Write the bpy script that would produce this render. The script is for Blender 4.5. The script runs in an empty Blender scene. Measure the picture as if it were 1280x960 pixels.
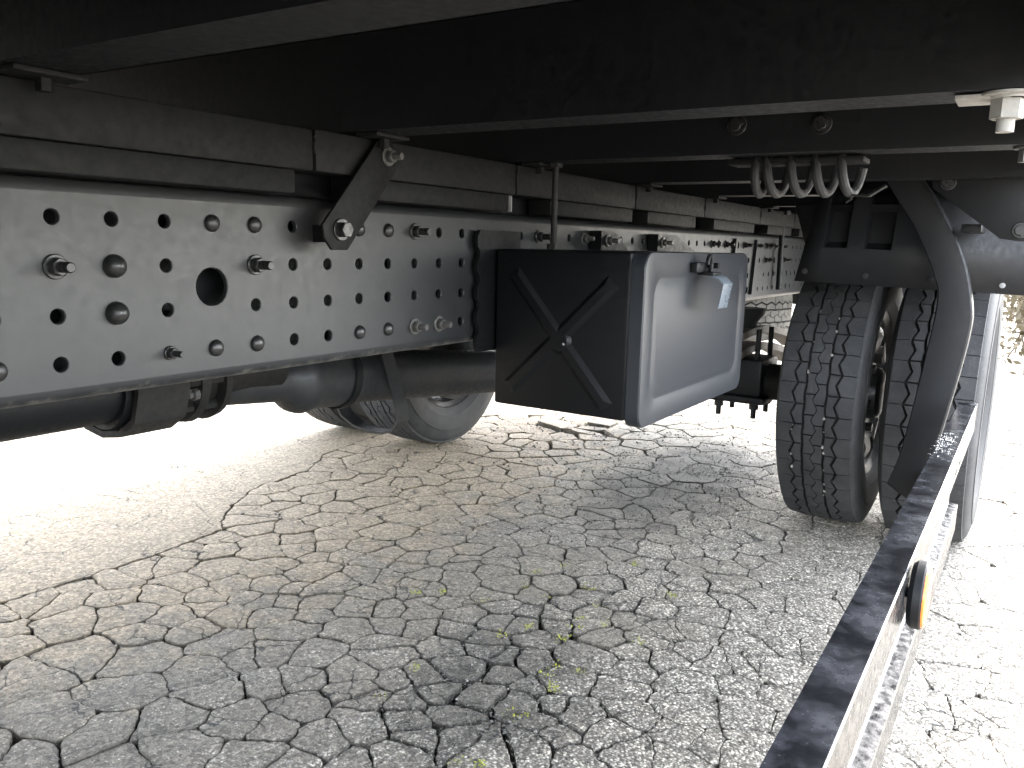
import bpy, bmesh, math, random
import numpy as np
from mathutils import Vector, Matrix, noise
random.seed(7)
S = bpy.context.scene
COL = S.collection

# ------------------------------------------------------------ camera, sky, sun, exposure
cam = bpy.data.cameras.new('camera')
camo = bpy.data.objects.new('camera', cam); COL.objects.link(camo)
cam.sensor_width = 36.0
cam.lens = 1035.0 / 1280 * 36.0
cam.clip_start = 0.02; cam.clip_end = 1000
R3 = Matrix(((0.5361484, 0.1273856, -0.8344566), (-0.8437346, 0.1108832, -0.5251826), (0.0256265, 0.9856357, 0.1669296)))
camo.matrix_world = Matrix.Translation((0, 0, .86)) @ R3.to_4x4()
S.camera = camo
SUN_EL, SUN_AZ = math.radians(42), math.radians(89)      # azimuth from +Y towards +X
w = bpy.data.worlds.new('World'); S.world = w; w.use_nodes = True
wn = w.node_tree.nodes
sky = wn.new('ShaderNodeTexSky'); sky.sky_type = 'NISHITA'; sky.sun_disc = False
sky.sun_elevation = SUN_EL; sky.sun_rotation = SUN_AZ; sky.dust_density = 2.0; sky.air_density = 1.0
hz = wn.new('ShaderNodeHueSaturation'); hz.inputs['Saturation'].default_value = .36      # hazy, milky sky
w.node_tree.links.new(sky.outputs[0], hz.inputs['Color'])
w.node_tree.links.new(hz.outputs[0], wn['Background'].inputs[0])
wn['Background'].inputs[1].default_value = 0.15
sl = bpy.data.lights.new('sun', 'SUN'); sl.energy = 0.6; sl.angle = math.radians(12.0); sl.color = (1, .86, .68)
slo = bpy.data.objects.new('sun', sl); COL.objects.link(slo)
sd = Vector((math.sin(SUN_AZ) * math.cos(SUN_EL), math.cos(SUN_AZ) * math.cos(SUN_EL), math.sin(SUN_EL)))
slo.rotation_euler = sd.to_track_quat('Z', 'Y').to_euler()
slo.location = sd * 20
S.view_settings.view_transform = 'Standard'; S.view_settings.look = 'None'
S.view_settings.gamma = 1; S.view_settings.use_curve_mapping = False
S.view_settings.exposure = 4.35
S.render.engine = 'CYCLES'
S.cycles.max_bounces = 8; S.cycles.diffuse_bounces = 5; S.cycles.glossy_bounces = 4
S.cycles.sample_clamp_indirect = 8

# ------------------------------------------------------------ materials
def lin(n, t, a, b): n.links.new(a, b)
class NT:
    def __init__(s, name):
        s.m = bpy.data.materials.new(name); s.m.use_nodes = True
        s.t = s.m.node_tree; s.b = s.t.nodes['Principled BSDF']
        s.co = s.t.nodes.new('ShaderNodeTexCoord').outputs['Object']
    def link(s, a, b): s.t.links.new(a, b)
    def noise(s, scale, detail=4, rough=.55, vec=None, dist=0):
        n = s.t.nodes.new('ShaderNodeTexNoise'); n.inputs['Scale'].default_value = scale
        n.inputs['Detail'].default_value = detail; n.inputs['Roughness'].default_value = rough
        n.inputs['Distortion'].default_value = dist
        s.link(vec or s.co, n.inputs['Vector']); return n.outputs['Fac']
    def vor(s, scale, out='Distance', vec=None, feature='F1'):
        n = s.t.nodes.new('ShaderNodeTexVoronoi'); n.feature = feature; n.inputs['Scale'].default_value = scale
        s.link(vec or s.co, n.inputs['Vector']); return n.outputs[out]
    def ramp(s, fac, stops, interp='LINEAR'):
        n = s.t.nodes.new('ShaderNodeValToRGB'); e = n.color_ramp; e.interpolation = interp
        while len(e.elements) < len(stops): e.elements.new(.5)
        for el, (p, c) in zip(e.elements, stops):
            el.position = p; el.color = (c, c, c, 1) if not hasattr(c, '__len__') else (*c, 1)
        s.link(fac, n.inputs['Fac']); return n.outputs['Color']
    def mix(s, fac, a, b, mode='MIX'):
        n = s.t.nodes.new('ShaderNodeMix'); n.data_type = 'RGBA'; n.blend_type = mode
        for v, i in ((fac, 0), (a, 6), (b, 7)):
            if hasattr(v, 'links'): s.link(v, n.inputs[i])
            elif i == 0: n.inputs[0].default_value = v
            else: n.inputs[i].default_value = (*v, 1)
        return n.outputs[2]
    def math(s, op, a, b=0):
        n = s.t.nodes.new('ShaderNodeMath'); n.operation = op
        for v, i in ((a, 0), (b, 1)):
            if hasattr(v, 'links'): s.link(v, n.inputs[i])
            else: n.inputs[i].default_value = v
        return n.outputs[0]
    def mapscale(s, sc):
        n = s.t.nodes.new('ShaderNodeMapping'); n.inputs['Scale'].default_value = sc
        s.link(s.co, n.inputs['Vector']); return n.outputs[0]
    def xyz(s):
        n = s.t.nodes.new('ShaderNodeSeparateXYZ'); s.link(s.co, n.inputs[0]); return n.outputs
    def blob(s, cx, cy, rx, ry, wob=.35, cz=None):
        x = s.xyz()
        a = s.math('POWER', s.math('DIVIDE', s.math('SUBTRACT', x[0], cx), rx), 2)
        a = s.math('POWER', s.math('ABSOLUTE', s.math('DIVIDE', s.math('SUBTRACT', x[0], cx), rx)), 2)
        b = s.math('POWER', s.math('ABSOLUTE', s.math('DIVIDE', s.math('SUBTRACT', x[1], cy), ry)), 2)
        d = s.math('ADD', a, b)
        n = s.math('MULTIPLY', s.math('SUBTRACT', s.noise(9, 5, .65), .5), 4 * wob)
        return s.ramp(s.math('ADD', d, n), [(.35, 1), (1.0, 0)])
    def set(s, **k):
        names = dict(color='Base Color', rough='Roughness', metal='Metallic', spec='Specular IOR Level', coat='Coat Weight')
        for q, v in k.items():
            i = s.b.inputs[names[q]]
            if hasattr(v, 'links'): s.link(v, i)
            elif q == 'color': i.default_value = (*v, 1)
            else: i.default_value = v
    def bump(s, h, strength=.3, dist=.002, prev=None):
        n = s.t.nodes.new('ShaderNodeBump'); n.inputs['Strength'].default_value = strength; n.inputs['Distance'].default_value = dist
        s.link(h, n.inputs['Height'])
        if prev is not None: s.link(prev, n.inputs['Normal'])
        s.link(n.outputs[0], s.b.inputs['Normal']); return n.outputs[0]

def paint(name, base, dusty, amount, rough=.45, scale=6, bump=.15, spec=.5):
    t = NT(name)
    n = t.noise(scale, 6, .65); n2 = t.noise(90, 3, .6)
    sp = t.ramp(t.noise(260, 2, .5), [(.66, 0), (.74, 1)])
    f = t.math('MULTIPLY', t.ramp(n, [(.35, 0), (.75, 1)]), amount)
    c = t.mix(f, base, dusty)
    c = t.mix(t.math('MULTIPLY', sp, amount * .5), c, dusty)
    t.set(color=c, rough=t.ramp(n2, [(.3, rough - .08), (.7, rough + .15)]), spec=spec)
    t.bump(t.math('ADD', t.math('MULTIPLY', n2, .5), t.noise(22, 3)), bump, .001)
    return t.m

M = {}
def m_frame():
    t = NT('frame_paint'); n = t.noise(5, 6, .65); n2 = t.noise(90, 3, .6); x = t.xyz()
    c = t.mix(t.math('MULTIPLY', t.ramp(n, [(.35, 0), (.75, 1)]), .4), (.0195, .0208, .0205), (.023, .024, .0235))
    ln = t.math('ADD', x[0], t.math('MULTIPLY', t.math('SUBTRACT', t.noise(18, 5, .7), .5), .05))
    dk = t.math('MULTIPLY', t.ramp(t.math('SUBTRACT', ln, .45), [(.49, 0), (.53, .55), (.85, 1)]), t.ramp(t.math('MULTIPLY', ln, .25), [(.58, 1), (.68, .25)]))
    c = t.mix(t.math('MULTIPLY', dk, .82), c, (.0105, .0115, .0125))  # toolbox shade painted in along with the darker paint section
    # darker band along the lower bend, drips and dusty specks caught on the edge
    gz = t.math('ADD', t.math('MULTIPLY', t.math('SUBTRACT', .722, x[2]), 17), t.math('MULTIPLY', t.math('SUBTRACT', t.noise(16, 5, .7), .5), 1.1))
    c = t.mix(t.math('MULTIPLY', t.ramp(gz, [(.05, 0), (.75, 1)]), .75), c, (.010, .011, .0125))
    ez = t.math('ADD', t.math('MULTIPLY', t.math('SUBTRACT', .676, x[2]), 60), t.math('MULTIPLY', t.math('SUBTRACT', t.noise(60, 5, .75), .5), 3.2))
    c = t.mix(t.math('MULTIPLY', t.ramp(ez, [(.35, 0), (.9, 1)]), .6), c, (.12, .115, .10))
    dv = t.noise(1, 4, .7, vec=t.mapscale((55, 1, 7)))
    c = t.mix(t.math('MULTIPLY', t.ramp(dv, [(.60, 0), (.72, 1)]), .5), c, (.012, .012, .012))
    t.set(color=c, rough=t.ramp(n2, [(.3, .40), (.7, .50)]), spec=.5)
    t.bump(n2, .12, .001); return t.m
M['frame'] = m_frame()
M['sill'] = paint('sill_paint', (.005, .0056, .0056), (.014, .0138, .013), .35, .6, 7, .2, .22)
M['black'] = paint('black_paint', (.0035, .004, .005), (.009, .009, .0095), .3, .5, 6, .2, .3)
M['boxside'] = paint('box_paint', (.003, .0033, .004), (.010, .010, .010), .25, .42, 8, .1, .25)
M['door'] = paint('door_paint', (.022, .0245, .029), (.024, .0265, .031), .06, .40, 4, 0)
M['apron'] = paint('apron_plastic', (.007, .0075, .009), (.022, .022, .0225), .4, .45, 8, .1, .27)
M['shaft'] = paint('shaft_paint', (.014, .0155, .018), (.06, .056, .05), .4, .45, 10, .12, .4)
M['greasy'] = paint('greasy_metal', (.007, .007, .007), (.03, .027, .022), .5, .6, 12, .4, .3)
M['rust'] = paint('rusty_steel', (.055, .042, .032), (.15, .115, .085), .7, .65, 14, .4)
M['zinc'] = paint('zinc_bolt', (.075, .073, .069), (.04, .037, .032), .6, .4, 30, .2)
M['boltblack'] = paint('bolt_paint', (.010, .010, .0105), (.032, .031, .028), .35, .32, 30, .1)
M['cable'] = paint('cable_rubber', (.011, .011, .0125), (.032, .031, .029), .6, .6, 30, .2)
M['chrome'] = paint('latch_plate', (.12, .14, .165), (.16, .18, .2), .1, .3, 20, 0)

M['alu'] = paint('bar_gloss_black', (.012, .0125, .014), (.016, .016, .017), .1, .20, 3, 0)
M['door'].node_tree.nodes['Principled BSDF'].inputs['Roughness'].default_value = .4
for l in list(M['door'].node_tree.links):
    if l.to_socket.name in ('Roughness', 'Normal') and l.to_node.type == 'BSDF_PRINCIPLED': M['door'].node_tree.links.remove(l)
M['light_fleck'] = paint('pale_light_fleck', (.2, .2, .2), (.3, .3, .3), .3, .3, 18, .06)  # pale colour standing for light through gaps and holes, and a glint
def m_bartop():
    t = NT('bar_black_anodised')
    n = t.noise(17, 6, .68); n2 = t.noise(200, 3)
    sp = t.ramp(t.vor(160), [(.08, 1), (.16, 0)])
    c = t.mix(t.ramp(n, [(.45, 0), (.8, 1)]), (.006, .0065, .008), (.050, .054, .064))  # blotches put the smoky underbody reflections into the colour
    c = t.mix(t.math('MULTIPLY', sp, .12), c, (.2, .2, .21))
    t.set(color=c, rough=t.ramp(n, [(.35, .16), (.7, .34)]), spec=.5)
    t.bump(n2, .1, .0006)
    return t.m
M['bartop'] = m_bartop()
def m_amber():
    t = NT('amber_lens'); t.set(color=(.85, .16, .02), rough=.15)
    t.bump(t.vor(300), .4, .001); return t.m
M['amber'] = m_amber()
def m_rubber():
    t = NT('tyre_rubber')
    n = t.noise(14, 6, .7); n2 = t.noise(140, 4, .6)
    c = t.mix(t.ramp(n, [(.3, 0), (.75, 1)]), (.018, .019, .021), (.042, .042, .043))
    c = t.mix(t.math('MULTIPLY', t.ramp(n2, [(.55, 0), (.75, 1)]), .5), c, (.075, .073, .07))
    t.set(color=c, rough=.72, spec=.35); t.bump(n2, .35, .0015); return t.m
M['rubber'] = m_rubber()
M['lit_dusty_rubber'] = paint('lit_dusty_rubber', (.07, .066, .06), (.16, .15, .13), .7, .8, 12, .2)  # paler tyre rubber, sunlight on the dusty tread painted into its colour
def m_groove():
    t = NT('groove_rubber'); t.set(color=t.mix(t.noise(60, 4), (.006, .006, .006), (.02, .019, .018)), rough=.9); return t.m
M['groove'] = m_groove()
M['rim'] = paint('rim_grey', (.025, .025, .026), (.08, .074, .066), .6, .35, 14, .1)
M['stone'] = paint('pale_stone', (.24, .23, .21), (.42, .40, .37), .7, .8, 40, .3)
def m_asphalt():
    t = NT('aged_asphalt')
    n = t.noise(1.3, 5, .6); mid = t.noise(11, 6, .65); fine = t.noise(420, 3, .6)
    vc = t.vor(185, 'Color'); vd = t.vor(185)
    sx = t.t.nodes.new('ShaderNodeSeparateXYZ'); t.link(vc, sx.inputs[0])
    # bare aggregate: pale chips in a dark binder
    stone = t.ramp(sx.outputs[0], [(.0, (.07, .07, .07)), (.3, (.20, .20, .197)), (.6, (.33, .326, .318)), (.85, (.50, .495, .48)), (1, (.66, .65, .62))])
    binder = t.ramp(vd, [(.34, 0), (.66, 1)])
    bare = t.mix(t.math('MULTIPLY', binder, .8), stone, (.055, .055, .056))
    # sealed skin: smooth even grey with a few chips showing through
    skin = t.mix(t.ramp(t.noise(55, 5, .7), [(.3, 0), (.7, 1)]), (.100, .097, .091), (.142, .137, .127))
    chip = t.math('MULTIPLY', t.ramp(t.vor(120), [(.12, 1), (.26, 0)]), t.ramp(t.noise(30, 2), [(.42, 0), (.6, 1)]))
    grain = t.ramp(t.vor(330, 'Color'), [(.1, (.055, .055, .055)), (.9, (.19, .187, .18))])
    skin = t.mix(.42, skin, grain)
    skin = t.mix(t.math('MULTIPLY', chip, .85), skin, (.42, .41, .38))
    # the skin is worn off towards the kerb side; side light painted in too
    x = t.xyz()
    worn = t.math('ADD', t.math('MULTIPLY', x[1], -.62), t.math('MULTIPLY', t.math('SUBTRACT', t.noise(4.5, 6, .7), .5), 1.5))
    worn = t.ramp(t.math('ADD', worn, 1.0), [(.30, 0), (.62, 1)])
    c = t.mix(worn, skin, bare)
    c = t.mix(t.math('MULTIPLY', t.ramp(n, [(.38, 0), (.66, 1)]), .35), c, (.17, .152, .122))
    dust_glow = t.math('ADD', t.blob(2.0, 2.2, 2.2, .95, .5), t.math('MULTIPLY', t.noise(3, 4), .2))
    c = t.mix(t.math('MULTIPLY', dust_glow, .45), c, (.29, .235, .165))  # mostly warm ground light painted in as tan, with some dust
    c = t.mix(t.math('MULTIPLY', t.ramp(mid, [(.5, 0), (.8, 1)]), .45), c, (.055, .055, .055))
    c = t.mix(1.0, c, t.ramp(t.noise(300, 4, .7), [(.28, (.76, .72, .67)), (.5, (1.24, 1.19, 1.10)), (.72, (1.68, 1.61, 1.50))]), 'MULTIPLY')
    c = t.mix(t.math('MULTIPLY', t.ramp(t.noise(38, 5, .75), [(.52, 0), (.74, 1)]), .42), c, (.06, .057, .052))
    gv = t.t.nodes.new('ShaderNodeSeparateXYZ'); t.link(t.vor(135, 'Color'), gv.inputs[0])
    c = t.mix(1.0, c, t.ramp(gv.outputs[1], [(0, (.62, .61, .60)), (.45, (.95, .95, .94)), (.8, (1.16, 1.15, 1.13)), (1, (1.5, 1.48, 1.45))]), 'MULTIPLY')
    chip2 = t.math('MULTIPLY', t.ramp(t.vor(150), [(.10, 1), (.22, 0)]), t.ramp(t.noise(22, 3), [(.40, 0), (.58, 1)]))
    c = t.mix(t.math('MULTIPLY', chip2, .7), c, (.44, .42, .38))
    # hairline cracks
    hv = t.t.nodes.new('ShaderNodeVectorMath'); hv.operation = 'ADD'; nz = t.t.nodes.new('ShaderNodeTexNoise'); nz.inputs['Scale'].default_value = 24; nz.inputs['Detail'].default_value = 4
    t.link(t.co, nz.inputs['Vector']); hs = t.t.nodes.new('ShaderNodeVectorMath'); hs.operation = 'SCALE'; hs.inputs['Scale'].default_value = .045
    t.link(nz.outputs['Color'], hs.inputs[0]); t.link(t.co, hv.inputs[0]); t.link(hs.outputs[0], hv.inputs[1])
    he = t.vor(7.5, 'Distance', hv.outputs[0], 'DISTANCE_TO_EDGE')
    hair = t.math('MULTIPLY', t.ramp(he, [(.004, 1), (.016, 0)]), t.ramp(t.noise(5, 3), [(.47, 0), (.56, 1)]))
    c = t.mix(t.math('MULTIPLY', hair, .9), c, (.018, .021, .02))
    # dirt packed along the broken edges
    at = t.t.nodes.new('ShaderNodeAttribute'); at.attribute_name = 'dirt'
    dm = t.math('ADD', at.outputs['Fac'], t.math('MULTIPLY', t.math('SUBTRACT', t.noise(75, 5, .7), .5), 1.3))
    dm = t.ramp(dm, [(.46, 0), (.90, 1)])
    c = t.mix(t.math('MULTIPLY', dm, .5), c, (.040, .039, .036))
    # oily, damp crumble by the rear wheel and the crumbled hollow in front
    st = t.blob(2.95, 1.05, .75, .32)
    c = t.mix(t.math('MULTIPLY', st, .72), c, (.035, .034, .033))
    st2 = t.blob(1.22, .80, .26, .16)
    c = t.mix(t.math('MULTIPLY', st2, .3), c, (.06, .06, .058))
    st3 = t.blob(1.45, .95, .30, .10)
    c = t.mix(t.math('MULTIPLY', st3, .3), c, (.05, .05, .048))
    t.set(color=c, rough=.9, spec=.3)
    hh = t.math('ADD', t.math('MULTIPLY', t.math('SUBTRACT', 1, vd), t.math('ADD', t.math('MULTIPLY', worn, .6), .5)), t.math('MULTIPLY', fine, .4))
    hh = t.math('SUBTRACT', hh, t.math('MULTIPLY', hair, 1.0))
    b1 = t.bump(hh, .7, .004)
    t.bump(mid, .22, .005, b1)
    return t.m
M['asphalt'] = m_asphalt()
def m_dirt():
    t = NT('crack_dirt'); n = t.noise(160, 5, .7); n2 = t.noise(12, 4)
    c = t.mix(t.ramp(n, [(.4, 0), (.75, 1)]), (.020, .019, .017), (.085, .079, .07))
    t.set(color=c, rough=.95, spec=.2); t.bump(n, .9, .006); return t.m
M['dirt'] = m_dirt()
def m_gravel():
    t = NT('loose_gravel'); n = t.vor(60, 'Color'); sx = t.t.nodes.new('ShaderNodeSeparateXYZ'); t.link(n, sx.inputs[0])
    t.set(color=t.ramp(sx.outputs[0], [(0, (.04, .04, .038)), (.6, (.10, .097, .09)), (.85, (.18, .175, .16)), (1, (.32, .31, .29))]), rough=.9); return t.m
M['gravel'] = m_gravel()
def m_plain(name, c1, c2, sc=20, rough=.8):
    t = NT(name); t.set(color=t.mix(t.noise(sc, 4), c1, c2), rough=rough); return t.m
M['moss'] = m_plain('moss', (.22, .26, .03), (.42, .42, .06), 60)
M['dryleaf'] = m_plain('dry_leaf', (.035, .026, .010), (.10, .075, .035), 8)
M['twig'] = m_plain('twig_bark', (.06, .045, .03), (.12, .09, .06), 12)
M['box'] = m_plain('cargo_box_paint', (.35, .36, .37), (.42, .43, .44), 3, .4)
M['wood'] = m_plain('floor_underside', (.018, .018, .02), (.035, .034, .034), 5, .7)
def m_water():
    t = NT('water'); t.set(color=(.9, .93, .95), rough=.03); t.b.inputs['Transmission Weight'].default_value = 1; t.b.inputs['IOR'].default_value = 1.33; return t.m
M['water'] = m_water()

# ------------------------------------------------------------ mesh builder
class MB:
    def __init__(s): s.v = []; s.f = []; s.mi = []; s.slots = []; s.cur = 0
    def mat(s, m):
        if m not in s.slots: s.slots.append(m)
        s.cur = s.slots.index(m); return s
    def add(s, vs, fs):
        o = len(s.v); s.v += [tuple(map(float, p)) for p in vs]
        for f in fs: s.f.append(tuple(i + o for i in f)); s.mi.append(s.cur)
    def box(s, lo, hi, bev=0.0, rot=None, piv=None):
        bm = bmesh.new(); bmesh.ops.create_cube(bm, size=1)
        c = [(a + b) / 2 for a, b in zip(lo, hi)]; d = [b - a for a, b in zip(lo, hi)]
        for v in bm.verts: v.co = Vector([c[i] + v.co[i] * d[i] for i in range(3)])
        if bev: bmesh.ops.bevel(bm, geom=bm.edges[:], offset=bev, segments=2, affect='EDGES', profile=.5)
        if rot is not None:
            p = Vector(piv or c)
            for v in bm.verts: v.co = rot @ (v.co - p) + p
        s.bm(bm)
    def bm(s, bm):
        bm.verts.ensure_lookup_table(); bm.verts.index_update()
        s.add([v.co for v in bm.verts], [[v.index for v in f.verts] for f in bm.faces]); bm.free()
    def cyl(s, a, b, r, r2=None, n=16, caps=True):
        a = Vector(a); b = Vector(b); r2 = r if r2 is None else r2
        d = (b - a).normalized(); u = d.orthogonal().normalized(); w_ = d.cross(u)
        vs = []
        for p, q in ((a, r), (b, r2)):
            for k in range(n):
                t = 2 * math.pi * k / n; vs.append(p + (u * math.cos(t) + w_ * math.sin(t)) * q)
        fs = [(k, (k + 1) % n, n + (k + 1) % n, n + k) for k in range(n)]
        if caps: fs += [tuple(reversed(range(n))), tuple(range(n, 2 * n))]
        s.add(vs, fs)
    def lathe(s, base, axis, prof, n=24):
        """prof: list of (distance along axis, radius)"""
        base = Vector(base); d = Vector(axis).normalized(); u = d.orthogonal().normalized(); w_ = d.cross(u)
        vs = []; fs = []
        for h, r in prof:
            for k in range(n):
                t = 2 * math.pi * k / n; vs.append(base + d * h + (u * math.cos(t) + w_ * math.sin(t)) * max(r, 1e-5))
        for i in range(len(prof) - 1):
            for k in range(n):
                fs.append((i * n + k, i * n + (k + 1) % n, (i + 1) * n + (k + 1) % n, (i + 1) * n + k))
        s.add(vs, fs)
    def tube(s, pts, r, n=10, closed=False):
        pts = [Vector(p) for p in pts]; N = len(pts); vs = []; up = None
        for i, p in enumerate(pts):
            t = (pts[min(i + 1, N - 1)] - pts[max(i - 1, 0)]).normalized()
            if up is None: up = t.orthogonal().normalized()
            up = (up - t * up.dot(t)).normalized(); b = t.cross(up)
            for k in range(n):
                a = 2 * math.pi * k / n; vs.append(p + (up * math.cos(a) + b * math.sin(a)) * r)
        fs = [(i * n + k, i * n + (k + 1) % n, (i + 1) * n + (k + 1) % n, (i + 1) * n + k) for i in range(N - 1) for k in range(n)]
        fs += [tuple(reversed(range(n))), tuple(range((N - 1) * n, N * n))]
        s.add(vs, fs)
    def prism(s, poly, axis, a, b, bev=0.0):
        """polygon in the plane across axis ('X': (Y,Z), 'Y': (X,Z), 'Z': (X,Y)) extruded a..b"""
        def P(p, q):
            return {'X': (q, p[0], p[1]), 'Y': (p[0], q, p[1]), 'Z': (p[0], p[1], q)}[axis]
        n = len(poly)
        bm = bmesh.new()
        va = [bm.verts.new(P(p, a)) for p in poly]; vb = [bm.verts.new(P(p, b)) for p in poly]
        bm.faces.new(va); bm.faces.new(list(reversed(vb)))
        for k in range(n): bm.faces.new((va[k], vb[k], vb[(k + 1) % n], va[(k + 1) % n]))
        bmesh.ops.recalc_face_normals(bm, faces=bm.faces[:])
        if bev: bmesh.ops.bevel(bm, geom=bm.edges[:], offset=bev, segments=2, affect='EDGES', profile=.5)
        s.bm(bm)
    def strip(s, pts, wdir, wd, th):
        """flat strap: centre line pts, width along wdir, thickness across"""
        pts = [Vector(p) for p in pts]; wdir = Vector(wdir).normalized(); N = len(pts); vs = []
        for i, p in enumerate(pts):
            t = (pts[min(i + 1, N - 1)] - pts[max(i - 1, 0)]).normalized()
            nn = t.cross(wdir).normalized()
            for a, b in ((-1, -1), (1, -1), (1, 1), (-1, 1)): vs.append(p + wdir * a * wd / 2 + nn * b * th / 2)
        fs = [(i * 4 + k, i * 4 + (k + 1) % 4, i * 4 + 4 + (k + 1) % 4, i * 4 + 4 + k) for i in range(N - 1) for k in range(4)]
        fs += [(3, 2, 1, 0), tuple(range((N - 1) * 4, N * 4))]
        s.add(vs, fs)
    def mesh(s, name, mat=None, smooth=35):
        me = bpy.data.meshes.new(name); me.from_pydata(s.v, [], s.f)
        for m in ([mat] if mat else s.slots): me.materials.append(m)
        if not mat and len(s.slots) > 1: me.polygons.foreach_set('material_index', s.mi)
        bm = bmesh.new(); bm.from_mesh(me); bmesh.ops.recalc_face_normals(bm, faces=bm.faces[:]); bm.to_mesh(me); bm.free()
        if smooth:
            me.polygons.foreach_set('use_smooth', [True] * len(me.polygons))
            me.set_sharp_from_angle(angle=math.radians(smooth))
        if getattr(s, 'dirt', None):
            at = me.attributes.new('dirt', 'FLOAT', 'POINT'); at.data.foreach_set('value', s.dirt)
        me.update(); return me
    def build(s, name, mat=None, parent=None, smooth=35):
        return link(name, s.mesh(name, mat, smooth), parent)

def link(name, me, parent=None):
    o = bpy.data.objects.new(name, me); COL.objects.link(o)
    if parent is not None: attach(o, parent)
    return o
def world_of(o):
    m = o.matrix_basis.copy()
    if o.parent is not None: m = world_of(o.parent) @ o.matrix_parent_inverse @ m
    return m
def attach(o, parent):
    o.parent = parent; o.matrix_parent_inverse = world_of(parent).inverted()
def attach_local(o, parent):
    o.parent = parent; o.matrix_parent_inverse = Matrix.Identity(4)
def dup(o, loc=None, parent=None):
    c = o.copy(); COL.objects.link(c)
    if loc is not None: c.location = loc
    if parent is not None and parent is not o.parent: attach_local(c, parent)
    for ch in list(o.children):
        d = ch.copy(); COL.objects.link(d); d.parent = c
    return c
def tag(o, label=None, cat=None, group=None, kind=None):
    for k, v in (('label', label), ('category', cat), ('group', group), ('kind', kind)):
        if v: o[k] = v
    return o

# ------------------------------------------------------------ the truck
X0, X1 = -2.6, 4.30            # ends of chassis and cargo body
Y0, Y1 = -0.01, 2.80           # near and far side of the cargo body
truck = bpy.data.objects.new('truck', None); COL.objects.link(truck); truck.location = (2.83, 1.38, 0)
tag(truck, 'black truck seen from under its cargo bed with drilled frame rail, toolbox and rear wheels', 'truck')
bpy.context.view_layer.update()

# ---- cargo body: box above, floor underside, cross members
m = MB(); m.box((X0, Y0, 1.19), (X1, Y1, 1.62), .01); m.build('cargo_body', M['box'], truck)
m = MB(); m.box((X0 + .01, Y0 + .01, 1.165), (X1 - .01, Y1 - .01, 1.188)); m.build('floor_panel', M['wood'], truck)
m = MB()
m.prism([(Y0 + .004, 1.04), (Y0 + .012, 1.04), (Y0 + .012, 1.15), (Y0 + .05, 1.15), (Y0 + .05, 1.163), (Y0 + .004, 1.163)], 'X', X0 + .02, X1 - .02)
m.build('side_sill', M['black'], truck)

HEX = lambda mb, p, d, r, h, n=6: mb.cyl(p, Vector(p) + Vector(d).normalized() * h, r, n=n)
def bolt_mesh(r=.011, stud=.02, washer=.0145, dome=False):
    """bolt on a face, pointing along -Y from the origin"""
    mb = MB()
    mb.lathe((0, 0, 0), (0, -1, 0), [(0, 0), (0, washer), (.0022, washer), (.0030, washer - .001), (.0030, 0)], 20)
    bm = bmesh.new(); bmesh.ops.create_cone(bm, segments=6, radius1=r, radius2=r, depth=r * .95, cap_ends=True)
    bmesh.ops.bevel(bm, geom=bm.edges[:], offset=.0010, segments=1, affect='EDGES')
    rot = Matrix.Rotation(math.pi / 2, 3, 'X')
    for v in bm.verts: v.co = rot @ v.co + Vector((0, -.003 - r * .475, 0))
    mb.bm(bm)
    if stud: mb.lathe((0, -.003 - r * .9, 0), (0, -1, 0), [(0, r * .58), (stud - .002, r * .58), (stud, r * .45), (stud, 0)], 14)
    return mb
def rivet_mesh(r, h):
    mb = MB(); prof = [(0, 0), (0, r)]
    for k in range(1, 7):
        a = k / 6 * math.pi / 2; prof.append((h * math.sin(a), r * math.cos(a)))
    mb.lathe((0, 0, 0), (0, -1, 0), prof, 22); return mb
ME = dict(
    rivet=rivet_mesh(.0118, .0085).mesh('rivet', M['boltblack'], 60),
    bigrivet=rivet_mesh(.0145, .0150).mesh('large_rivet', M['boltblack'], 60),
    bolt=bolt_mesh().mesh('bolt', M['boltblack']),
    zbolt=bolt_mesh(.0105, .017, .0150).mesh('zinc_bolt', M['zinc']),
    small=bolt_mesh(.0075, .016, .0095).mesh('small_bolt', M['boltblack']),
    head=bolt_mesh(.0125, 0, .017).mesh('bolt_head', M['boltblack']))
def put(name, mesh, loc, parent, face='-Y', spin=None):
    o = bpy.data.objects.new(name, mesh); COL.objects.link(o)
    rot = {'-Y': Matrix.Identity(4), '-X': Matrix.Rotation(-math.pi / 2, 4, 'Z'), '-Z': Matrix.Rotation(math.pi / 2, 4, 'X')}[face]
    s = random.uniform(0, 1) if spin is None else spin
    o.matrix_basis = Matrix.Translation(loc) @ rot @ Matrix.Rotation(s, 4, 'Y')
    attach(o, parent); return o

# ---- cross members: a C channel each, lip on its lower edge
beam_x = [-2.0, -1.5, -1.0, -.5, -.04, .445, .974, 1.456, 2.02, 2.55, 3.17, 3.70, 4.15]
beams = []
for x in beam_x:
    m = MB()
    zb = 1.023
    m.prism([(x, zb), (x + .075, zb), (x + .075, zb + .007), (x + .012, zb + .007), (x + .006, zb + .013), (x + .006, 1.15), (x + .012, 1.157), (x + .075, 1.157), (x + .075, 1.163), (x, 1.163)], 'Y', Y0 + .012, Y1 - .012)
    b = m.build('cross_member', M['black'], truck); beams.append(b)
A, B = beams[6], beams[7]
put('bolt', ME['head'], (1.455, .471, 1.071), B, '-X'); put('bolt', ME['head'], (1.455, .331, 1.066), B, '-X')
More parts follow.
